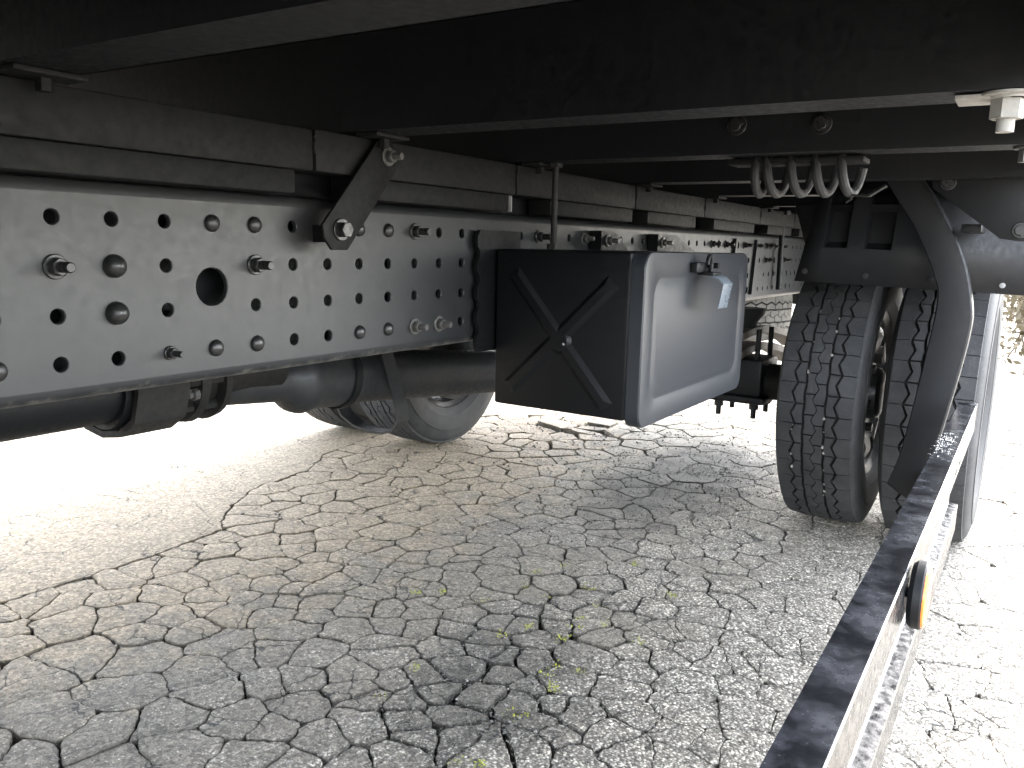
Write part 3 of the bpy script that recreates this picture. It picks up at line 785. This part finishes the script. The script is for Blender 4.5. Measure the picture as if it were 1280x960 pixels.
# ---- side guard: lipped aluminium channel
def guard_rail():
    prof = [(.1190, .530), (.0845, .530), (.0830, .5285), (.0830, .474), (.0845, .4725), (.0870, .4725), (.0870, .520), (.1160, .520), (.1160, .298), (.0990, .296), (.0975, .294), (.0975, .236), (.100, .234), (.1190, .234)]
    xa, xb = -.30, 2.10
    m = MB()
    def Pq(p, x): return (x, p[0] + (x - .53) * .0042, p[1])
    n = len(prof); V = [Pq(p, xa) for p in prof] + [Pq(p, xb) for p in prof]
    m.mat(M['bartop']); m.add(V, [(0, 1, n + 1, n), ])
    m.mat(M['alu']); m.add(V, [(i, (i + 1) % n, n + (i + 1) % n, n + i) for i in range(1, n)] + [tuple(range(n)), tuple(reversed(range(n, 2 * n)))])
    return m.build('side_guard', None, truck, 30)
sg = guard_rail(); sg['label'] = 'glossy black side guard rail with a blotchy top and an amber reflector'
m = MB(); m.box((2.0975, .0885, .474), (2.104, .1275, .533), .002); m.build('end_cap', M['bartop'], sg)
m = MB()
m.box((-.15, .1205, .30), (-.10, .16, 1.03), .003)
m.build('guard_arm', M['black'], sg)
m = MB(); m.box((2.02, .127, .28), (2.06, .185, .34), .003); m.box((2.02, .180, .28), (2.20, .186, .34), .002); m.build('guard_arm', M['black'], sg)
for x in (1.58, 1.66):
    m = MB(); m.box((x, .0825 + (x - .53) * .0042, .485), (x + .03, .0845 + (x - .53) * .0042, .493), .0008); m.build('slot', M['groove'], sg)
m = MB(); m.lathe((.955, .082, .497), (0, -1, 0), [(0, 0), (0, .033), (.005, .037), (.0125, .037), (.0145, .0355), (.0145, 0)], 36)
m.cyl((.955, .116, .497), (.955, .08, .497), .0055, n=12)
lamp = m.build('side_marker', M['black'], sg)
m = MB(); m.lathe((.955, .0675, .497), (0, -1, 0), [(0, 0), (0, .0348), (.002, .034), (.0032, .028), (.0036, 0)], 36); m.build('amber_reflector', M['amber'], lamp)

m = MB(); m.box((X1 - .06, .25, .60), (X1 - .03, 2.55, 1.02), .004); m.build('tail_sun_block', M['black'], truck)  # added panel, keeps sun from the tail off the rail's rear end
# ---- front of the truck, ahead of the picture: cab, front axle wheels, unseen boxes added to block light
m = MB(); m.prism([(-4.5, .48), (-2.72, .48), (-2.72, 2.9), (-3.2, 3.05), (-4.35, 2.75), (-4.55, 1.6)], 'Y', .12, 2.62, .04)
m.build('cab', M['box'], truck)
m = MB(); m.box((-1.4, .14, .38), (-.22, .78, .98), .06); m.build('near_light_block', M['black'], truck)  # unseen box added to cut light from the near front
m = MB(); m.box((-1.6, 2.0, .42), (-.1, 2.6, .96), .06); m.build('far_light_block', M['black'], truck)  # unseen box added to cut skylight from the far side
m = MB(); m.box((-4.2, 1.0, .45), (-.95, 1.72, .92), .08); m.build('gearbox', M['greasy'], truck)
wheel((-3.5, .32, R + .001), True, .3); wheel((-3.5, 2.42, R + .001), False, .3)

# ------------------------------------------------------------ ground: cracked asphalt, piece by piece
GX0, GX1, GY0, GY1 = .20, 5.6, -1.4, 3.9
crack = [(.2, 1.99), (.914, 1.981), (1.019, 1.968), (1.154, 1.953), (1.322, 1.961), (1.55, 1.98), (1.714, 2.145), (1.929, 2.239), (2.131, 2.231), (2.325, 2.365), (2.551, 2.404), (2.807, 2.448), (3.2, 2.43), (3.45, 2.25), (3.65, 2.02), (4.0, 2.10), (5.6, 2.2)]
cxs, cys = zip(*crack)
def beyond(x, y): return y > np.interp(x, cxs, cys)
SEEDS = '0.992,1.868 0.771,1.594 0.699,1.696 1.035,1.697 1.170,1.719 1.221,1.628 1.160,1.578 1.182,1.492 1.003,1.573 0.940,1.479 1.100,1.590 1.081,1.400 0.845,1.399 0.988,1.339 0.943,1.245 0.751,1.312 0.803,1.134 0.903,1.138 0.615,1.349 0.697,1.156 0.851,1.045 1.300,1.621 1.262,1.532 1.075,1.316 1.075,1.791 0.585,1.411 1.332,1.534 1.370,1.483 1.459,1.433 1.463,1.322 1.572,1.277 1.564,1.213 1.521,1.242 1.654,1.197 1.606,1.156 1.623,1.070 1.684,1.068 1.269,1.483 1.299,1.441 1.387,1.438 1.340,1.383 1.243,1.407 1.288,1.344 1.370,1.295 1.419,1.226 1.501,1.188 1.538,1.118 1.452,1.143 1.502,1.045 1.585,1.004 1.207,1.328 1.120,1.282 1.282,1.213 1.358,1.167 1.386,1.102 1.426,1.019 1.511,0.961 1.288,1.123 1.166,1.188 1.235,1.067 1.348,1.000 1.294,0.933 1.424,0.947 1.391,0.930 1.384,0.879 1.030,1.198 1.086,1.158 1.149,1.082 1.167,1.003 1.222,0.965 1.197,0.896 1.099,1.035 1.229,0.824 0.998,1.081 1.087,0.983 1.126,0.923 1.148,0.831 1.029,0.945 1.084,0.888 0.922,1.077 0.930,0.970 1.047,0.844 0.993,0.840 1.094,0.787 1.091,0.708 0.878,0.958 0.923,0.893 1.321,0.838 1.766,0.945 1.837,0.878 1.676,0.986 1.887,0.766 1.981,0.678 1.951,0.573 1.596,0.960 1.627,0.889 1.704,0.877 1.772,0.862 1.677,0.819 1.787,0.781 1.795,0.711 1.906,0.635 1.827,0.591 1.999,0.527 1.859,0.490 1.693,0.723 1.679,0.647 1.574,0.854 1.521,0.929 1.483,0.864 1.623,0.786 1.587,0.718 1.559,0.662 1.627,0.645 1.630,0.562 1.733,0.562 1.575,0.586 1.601,0.498 1.488,0.732 1.751,0.454 1.406,0.817 1.488,0.629 1.620,0.427 1.415,0.609 1.509,0.516 1.371,0.712 1.304,0.756 1.424,0.496 1.343,0.551 1.555,0.424 1.246,0.738 1.268,0.694 1.219,0.683 1.406,0.449 1.271,0.632 1.449,0.387 1.203,0.640 1.258,0.560 1.337,0.447 1.127,0.666 1.333,0.347 1.222,0.498 1.250,0.429 1.153,0.578 1.870,2.083 1.788,2.012 1.791,1.941 1.717,2.006 1.950,1.977 1.916,1.843 1.795,1.804 2.001,1.694 1.669,1.819 1.816,1.681 1.806,1.575 1.555,1.802 1.697,1.665 1.695,1.531 1.772,1.426 1.874,1.425 1.948,1.443 2.071,1.402 2.170,1.470 2.240,1.576 2.345,1.514 2.179,1.389 2.043,1.316 1.935,1.287 1.564,1.682 1.568,1.600 1.628,1.621 1.486,1.724 1.602,1.528 1.686,1.464 1.703,1.377 1.605,1.450 1.643,1.349 1.761,1.310 1.844,1.274 1.859,1.202 1.788,1.248 1.445,1.646 1.471,1.539 1.398,1.639 1.531,1.411 1.564,1.344 1.623,1.285 1.747,1.219 1.747,1.160 1.810,1.169 1.357,1.563 2.287,2.075 2.507,2.133 2.323,1.806 2.194,1.933 2.147,1.643 2.102,2.012 2.320,1.686 2.376,1.612 2.469,1.748 2.585,1.689 2.495,1.852 2.586,2.032 2.380,2.244 2.261,1.348 2.129,1.260 2.205,1.254 2.180,1.161 2.129,1.153 2.041,1.200 2.285,1.248 2.082,1.086 1.956,1.096 1.874,1.080 2.246,1.168 2.257,1.088 2.380,1.121 2.307,1.135 2.322,1.002 2.421,1.032 2.488,0.976 2.261,0.961 2.334,0.893 2.460,0.896 2.358,0.830 2.262,0.857 2.202,1.040 2.140,1.023 2.136,0.930 2.159,0.871 2.215,0.795 2.075,0.933 2.017,0.987 1.921,0.944 1.972,0.861 2.052,0.837 2.487,0.812 2.300,0.735 2.228,0.698 2.163,0.710 2.426,0.708 2.070,0.739 1.975,0.776 2.145,0.636 2.553,0.723 2.212,0.618 2.349,0.613 2.500,0.638 2.012,0.593 2.487,1.386 2.363,1.394 2.566,1.364 2.718,1.517 2.928,1.543 2.867,1.420 2.884,1.255 2.565,1.203 2.671,1.143 2.687,1.246 2.390,1.493 2.627,1.589 2.337,0.722 2.418,0.501 2.183,0.648 2.192,0.540 2.059,0.601 2.221,0.406 2.561,0.418 2.033,0.385 1.782,0.427 1.643,0.399 1.566,0.346 1.369,0.336 2.396,0.358 2.306,0.383 1.331,0.405 2.531,0.029 2.332,0.120 2.232,0.024 1.977,0.098 2.010,-0.005 2.073,-0.039 1.831,0.045 1.829,-0.029 1.671,0.081 1.678,0.042 1.774,-0.039 1.536,0.105 1.588,0.017 1.621,-0.043 2.397,-0.020 2.616,0.115 2.704,0.025 1.207,1.880 1.285,1.865 1.401,1.930 1.430,1.864 1.219,1.733 1.350,1.729 1.137,1.889'
seeds = [tuple(map(float, s.split(','))) for s in SEEDS.split()]
rg = random.Random(11)
def space(x, y):
    if beyond(x, y): return .30
    s = .13
    if y < .12: s = .30
    elif y < .4: s = .17
    elif x > 3.1: s = .15
    if x < .7 and y > 1: s = .3
    return s
# pairs of seeds along the long crack so that it runs where it should
out = []
for (xa, ya), (xb, yb) in zip(crack[:-1], crack[1:]):
    L = math.hypot(xb - xa, yb - ya); n = max(1, int(L / .11)); nx, ny = -(yb - ya) / L, (xb - xa) / L
    for k in range(n):
        t = (k + .5) / n; x, y = xa + (xb - xa) * t, ya + (yb - ya) * t; d = .055
        out += [(x + nx * d, y + ny * d), (x - nx * d, y - ny * d)]
seeds = [s for s in seeds if all((s[0] - q[0]) ** 2 + (s[1] - q[1]) ** 2 > .05 ** 2 for q in out)] + out
nfix = len(seeds)
arr = list(seeds)
for _ in range(14000):
    x, y = rg.uniform(GX0, GX1), rg.uniform(GY0, GY1); s = space(x, y)
    a = np.array(arr); d2 = (a[:, 0] - x) ** 2 + (a[:, 1] - y) ** 2
    if d2.min() > (s * rg.uniform(.55, 1.0)) ** 2: arr.append((x, y))
P = np.array(arr)
def blobm(x, y, cx, cy, rx, ry): return math.exp(-(((x - cx) / rx) ** 2 + ((y - cy) / ry) ** 2))
def gap(x, y, key):
    r = random.Random(key); g = .0007 + .0021 * r.random() ** 2
    if y < .5: g *= .55
    if x > 1.8 and y > 1.2: g *= 1.35
    g += .0040 * blobm(x, y, 1.22, .82, .22, .17) * r.uniform(.5, 1.3) + .004 * blobm(x, y, 1.6, .9, .4, .2) * r.random()
    g += .007 * blobm(x, y, 3.5, 1.75, .35, .3) * r.uniform(.2, 1.4) + .004 * blobm(x, y, 2.95, 1.7, .5, .2) * r.random()
    return g
def warp(x, y):
    v = noise.noise_vector(Vector((x * 7, y * 7, 0))) * .024 + noise.noise_vector(Vector((x * 26, y * 26, 3))) * .0085 + noise.noise_vector(Vector((x * 95, y * 95, 7))) * .0046
    ed = min(x - GX0, GX1 - x, y - GY0, GY1 - y) / .1
    return (x + v.x, y + v.y) if ed > 1 else (x + v.x * max(ed, 0), y + v.y * max(ed, 0))
grp = [beyond(x, y) for x, y in arr]
def clip(poly, nx, ny, c, tagv):
    """keep n.p <= c ; poly: list of (x, y, tag of the edge that starts here)"""
    res = []; n = len(poly)
    for i in range(n):
        x0, y0, t0 = poly[i]; x1, y1, _ = poly[(i + 1) % n]
        d0 = nx * x0 + ny * y0 - c; d1 = nx * x1 + ny * y1 - c
        if d0 <= 0: res.append((x0, y0, t0))
        if (d0 <= 0) != (d1 <= 0):
            t = d0 / (d0 - d1); res.append((x0 + (x1 - x0) * t, y0 + (y1 - y0) * t, tagv if d0 <= 0 else t0))
    return res
pieces = []; edges = []
for i, (x, y) in enumerate(arr):
    d2 = (P[:, 0] - x) ** 2 + (P[:, 1] - y) ** 2
    nb = np.argsort(d2)[1:36]
    poly = [(GX0, GY0, -1), (GX1, GY0, -1), (GX1, GY1, -1), (GX0, GY1, -1)]
    for j in nb:
        xj, yj = arr[j]; L = math.sqrt(d2[j]); nx, ny = (xj - x) / L, (yj - y) / L
        mx, my = (x + xj) / 2, (y + yj) / 2
        flush = grp[i] and grp[j]
        g = 0 if flush else gap(mx, my, min(i, int(j)) * 100003 + max(i, int(j)))
        poly = clip(poly, nx, ny, nx * mx + ny * my - g, -1 if flush else int(j))
        if not poly: break
    if len(poly) < 3: continue
    n = len(poly); pts = []; ck = []
    d = math.hypot(x, y)
    step = .0085 if d < 2.0 else (.014 if d < 3.3 else .04)
    allck = all(p[2] >= 0 for p in poly)
    if allck:          # worn corners
        q = []
        for k in range(n):
            x0, y0, t = poly[k]; x1, y1, _ = poly[(k + 1) % n]; f = .10
            q.append((x0 + (x1 - x0) * f, y0 + (y1 - y0) * f, 0)); q.append((x1 + (x0 - x1) * f, y1 + (y0 - y1) * f, 0))
        poly = q; n = len(poly)
    for k in range(n):
        x0, y0, t = poly[k]; x1, y1, _ = poly[(k + 1) % n]; pt = poly[k - 1][2]
        L = math.hypot(x1 - x0, y1 - y0); s = max(1, int(round(L / step)))
        for a in range(s):
            pts.append(warp(x0 + (x1 - x0) * a / s, y0 + (y1 - y0) * a / s)); ck.append(t >= 0 and (a > 0 or pt >= 0))
    cx, cy = sum(p[0] for p in pts) / len(pts), sum(p[1] for p in pts) / len(pts)
    tx, ty, tz = (rg.uniform(-.02, .02), rg.uniform(-.02, .02), rg.uniform(-.0022, .0012)) if allck else (0, 0, 0)
    bk = blobm(cx, cy, 3.55, 1.8, .4, .3)
    if allck and bk > .2: tx += rg.uniform(-.12, .12) * bk; ty += rg.uniform(-.12, .12) * bk; tz += rg.uniform(-.004, .012) * bk
    if allck: tz -= .004 * blobm(cx, cy, 1.22, .82, .22, .17) * rg.random()
    V = []; N = len(pts)
    def zz(px_, py_): return tz + (px_ - cx) * tx + (py_ - cy) * ty
    def ins(p, dd):
        L = math.hypot(cx - p[0], cy - p[1]) + 1e-9; f = min(.35, dd / L); return (p[0] + (cx - p[0]) * f, p[1] + (cy - p[1]) * f)
    for p, c in zip(pts, ck): V.append((p[0], p[1], -.020))
    for p, c in zip(pts, ck): V.append((p[0], p[1], (zz(*p) - .0020) if c else 0))
    for p, c in zip(pts, ck):
        q = ins(p, .0014); V.append((q[0], q[1], zz(*q) - .0005 if c else 0))
    for p, c in zip(pts, ck):
        q = ins(p, .006 + .004 * noise.noise(Vector((p[0] * 40, p[1] * 40, 1)))); V.append((q[0], q[1], zz(*q)))
    V.append((cx, cy, zz(cx, cy) + (.0006 if allck else 0)))
    F = []
    for k in range(N):
        j = (k + 1) % N
        for r in range(3):
            if r == 0 and not (ck[k] or ck[j]): continue
            F.append((r * N + k, r * N + j, (r + 1) * N + j, (r + 1) * N + k))
        F.append((3 * N + k, 3 * N + j, 4 * N))
    area = abs(sum(pts[k][0] * pts[(k + 1) % N][1] - pts[(k + 1) % N][0] * pts[k][1] for k in range(N))) / 2
    # size in the picture from where the photographer stands
    cc = R3.transposed() @ (Vector((cx, cy, 0)) - Vector((0, 0, .86)))
    vis = cc.z < 0 and abs(cc.x / -cc.z) < .64 and -.48 < cc.y / -cc.z < .16
    if vis and allck and d < 3.0: edges += [p for p in pts if rg.random() < (.42 if d < 2 else .3)]
    pieces.append((area / d ** 3 if vis else 0, allck, V, F))
m = MB(); m.add([(-150, -150, -.021), (150, -150, -.021), (150, 150, -.021), (-150, 150, -.021)], [(0, 1, 2, 3)])
ground = m.build('ground', M['dirt'], None, 0); tag(ground, 'cracked old asphalt of the parking area under the truck', kind='structure')
pieces.sort(key=lambda p: -p[0] if p[1] else 1)
loose = MB(); sheet = MB(); cnt = 0; loose.dirt = []; sheet.dirt = []
def dirt_of(V, full, F=None):
    N = (len(V) - 1) // 4
    if full:
        f = rg.choice((.5, .7, .9, 1.05)) * (.7 if V[-1][1] < .55 else 1)
        return [f] * (2 * N) + [.8 * f] * N + [.12 * f] * N + [-.1]
    ck = [1.0 if V[N + k][2] < -.0005 else 0.0 for k in range(N)]
    return ck + ck + [.85 * c for c in ck] + [.3 * c for c in ck] + [0.0]
for imp, allck, V, F in pieces:
    if allck and imp > 0 and cnt < 290:
        b = MB(); b.add(V, F); b.dirt = dirt_of(V, allck); b.build('asphalt_piece', M['asphalt'], ground, 40); cnt += 1
    elif allck: loose.add(V, F); loose.dirt += dirt_of(V, allck)
    else: sheet.add(V, F); sheet.dirt += dirt_of(V, False, F)
o = loose.build('asphalt_pieces', M['asphalt'], ground, 40); o['kind'] = 'stuff'
sheet.build('asphalt_sheet', M['asphalt'], ground, 40)
m = MB(); D = 150
for lo, hi in (((-D, -D), (GX0, D)), ((GX1, -D), (D, D)), ((GX0, -D), (GX1, GY0)), ((GX0, GY1), (GX1, D))):
    m.add([(lo[0], lo[1], 0), (hi[0], lo[1], 0), (hi[0], hi[1], 0), (lo[0], hi[1], 0)], [(0, 1, 2, 3)])
m.build('pavement', M['asphalt'], ground, 0)

# loose grit: thick in the crumbled hollow and by the rear tyre, thin elsewhere
V = []; F = []
oct_f = [(0, 2, 4), (2, 1, 4), (1, 3, 4), (3, 0, 4), (2, 0, 5), (1, 2, 5), (3, 1, 5), (0, 3, 5)]
def grit(x, y, z, s):
    o = len(V); a = rg.uniform(0, 6.3); ca, sa = math.cos(a), math.sin(a)
    for dx, dy, dz in ((1, 0, 0), (-1, 0, 0), (0, 1, 0), (0, -1, 0), (0, 0, 1), (0, 0, -1)):
        f = s * rg.uniform(.6, 1.3); dx, dy, dz = dx * f, dy * f, dz * f * .7
        dx += s * rg.uniform(-.3, .3); dy += s * rg.uniform(-.3, .3)
        V.append((x + dx * ca - dy * sa, y + dx * sa + dy * ca, z + dz + s * .4))
    F.extend([tuple(i + o for i in f) for f in oct_f])
for cx, cy, rx, ry, n, s0, s1 in ((1.22, .80, .22, .14, 2600, .0012, .0042), (1.55, .92, .40, .18, 1200, .0010, .0028), (2.95, 1.0, .50, .30, 5200, .0014, .0046), (3.5, 1.7, .5, .4, 1500, .002, .007), (2.2, 1.6, .8, .6, 1200, .001, .0026)):
    for _ in range(n):
        x, y = rg.gauss(cx, rx * .75), rg.gauss(cy, ry * .75)
        if noise.noise(Vector((x * 9, y * 9, 5))) < -.12 and rg.random() < .8: continue
        grit(x, y, 0, s0 + (s1 - s0) * rg.random() ** 2.5)
for _ in range(1500): grit(rg.uniform(.4, 4.2), rg.uniform(-.5, 3.0), 0, rg.uniform(.0009, .0022))
for x, y in edges:
    if noise.noise(Vector((x * 6, y * 6, 11))) > -.15: grit(x + rg.gauss(0, .0028), y + rg.gauss(0, .0028), -.0035, .0008 + .0022 * rg.random() ** 2)
me = bpy.data.meshes.new('gravel'); me.from_pydata(V, [], F); me.materials.append(M['gravel'])
o = link('gravel', me); tag(o, 'loose grit scattered over the cracked asphalt', kind='stuff')

# moss in the joints
MOSS = '1.703,1.020 1.692,0.953 1.795,0.892 1.708,0.821 1.637,0.759 1.630,0.819 1.525,0.808 1.584,0.799 1.524,0.897 1.612,0.660 1.409,0.752 1.367,0.762 1.414,0.706 1.332,0.725 1.890,1.005 1.807,1.044 2.018,0.859 1.521,1.223 1.563,1.173 1.581,1.060 1.453,0.929 1.234,0.995 1.109,0.978 1.030,0.740 1.049,0.700 1.209,0.730 1.884,0.695'
m = MB()
for s in MOSS.split():
    x, y = map(float, s.split(',')); n = rg.choice((12, 18, 30)); sp = rg.uniform(.006, .013)
    for _ in range(n):
        px_, py_ = rg.gauss(x, sp), rg.gauss(y, sp * .8); a = rg.uniform(0, 6.3); l = rg.uniform(.0022, .0055); wd = l * .45
        d = Vector((math.cos(a), math.sin(a), rg.uniform(.1, .9))); sd_ = Vector((-math.sin(a), math.cos(a), 0)); p = Vector((px_, py_, rg.uniform(-.003, .003)))
        m.add([p, p + d * l * .6 + sd_ * wd, p + d * l * 1.3, p + d * l * .6 - sd_ * wd], [(0, 1, 2, 3)])
o = m.build('moss', M['moss'], None, 0); tag(o, 'yellow green moss growing in the joints of the asphalt', kind='stuff')

# water beads on the side guard
m = MB()
for _ in range(60):
    x = rg.gauss(1.62, .06); y = rg.uniform(.092, .125) + (x - .53) * .0042; r = rg.uniform(.0012, .0034)
    m.lathe((x, y, .5301), (0, 0, 1), [(0, r), (r * .25, r * .92), (r * .45, r * .6), (r * .52, 0)], 10)
o = m.build('water_drops', M['water'], None, 60); tag(o, 'water beads on the black top of the side guard', kind='stuff')

# ------------------------------------------------------------ dry brush behind the truck
def bush(loc, w_, d_, h, seed, label):
    r = random.Random(seed); e = bpy.data.objects.new('dry_bush', None); COL.objects.link(e); e.location = loc; tag(e, label, 'bush', 'dry bushes behind the truck')
    bpy.context.view_layer.update()
    st = MB(); fo_ = MB(); tips = []
    for _ in range(26):
        a = Vector((loc[0] + r.gauss(0, w_ * .12), loc[1] + r.gauss(0, d_ * .12), 0)); top = Vector((loc[0] + r.uniform(-w_, w_) * .5, loc[1] + r.uniform(-d_, d_) * .5, h * r.uniform(.5, 1)))
        mid = a.lerp(top, .5) + Vector((r.gauss(0, .06), r.gauss(0, .06), .08)); st.tube([a, mid, top], .008, 5); tips += [a.lerp(mid, .6), mid, mid.lerp(top, .5), top]
    for _ in range(4200):
        p = r.choice(tips) + Vector((r.gauss(0, .12), r.gauss(0, .12), r.gauss(0, .12))); p.z = max(.02, p.z)
        u = Vector((r.gauss(0, 1), r.gauss(0, 1), r.gauss(0, 1))).normalized(); v = u.orthogonal().normalized(); l = r.uniform(.03, .075)
        fo_.add([p, p + u * l * .5 + v * l * .28, p + u * l, p + u * l * .5 - v * l * .28], [(0, 1, 2, 3)])
    st.build('stems', M['twig'], e); fo_.build('foliage', M['dryleaf'], e, 0)
bush((6.9, -.22, 0), 1.1, 1.1, 1.1, 1, 'dry brown bush close behind the truck, the nearest of the bushes')
bush((8.6, -.15, 0), 1.3, 1.2, 1.7, 2, 'taller dry brown bush standing farther behind the truck')
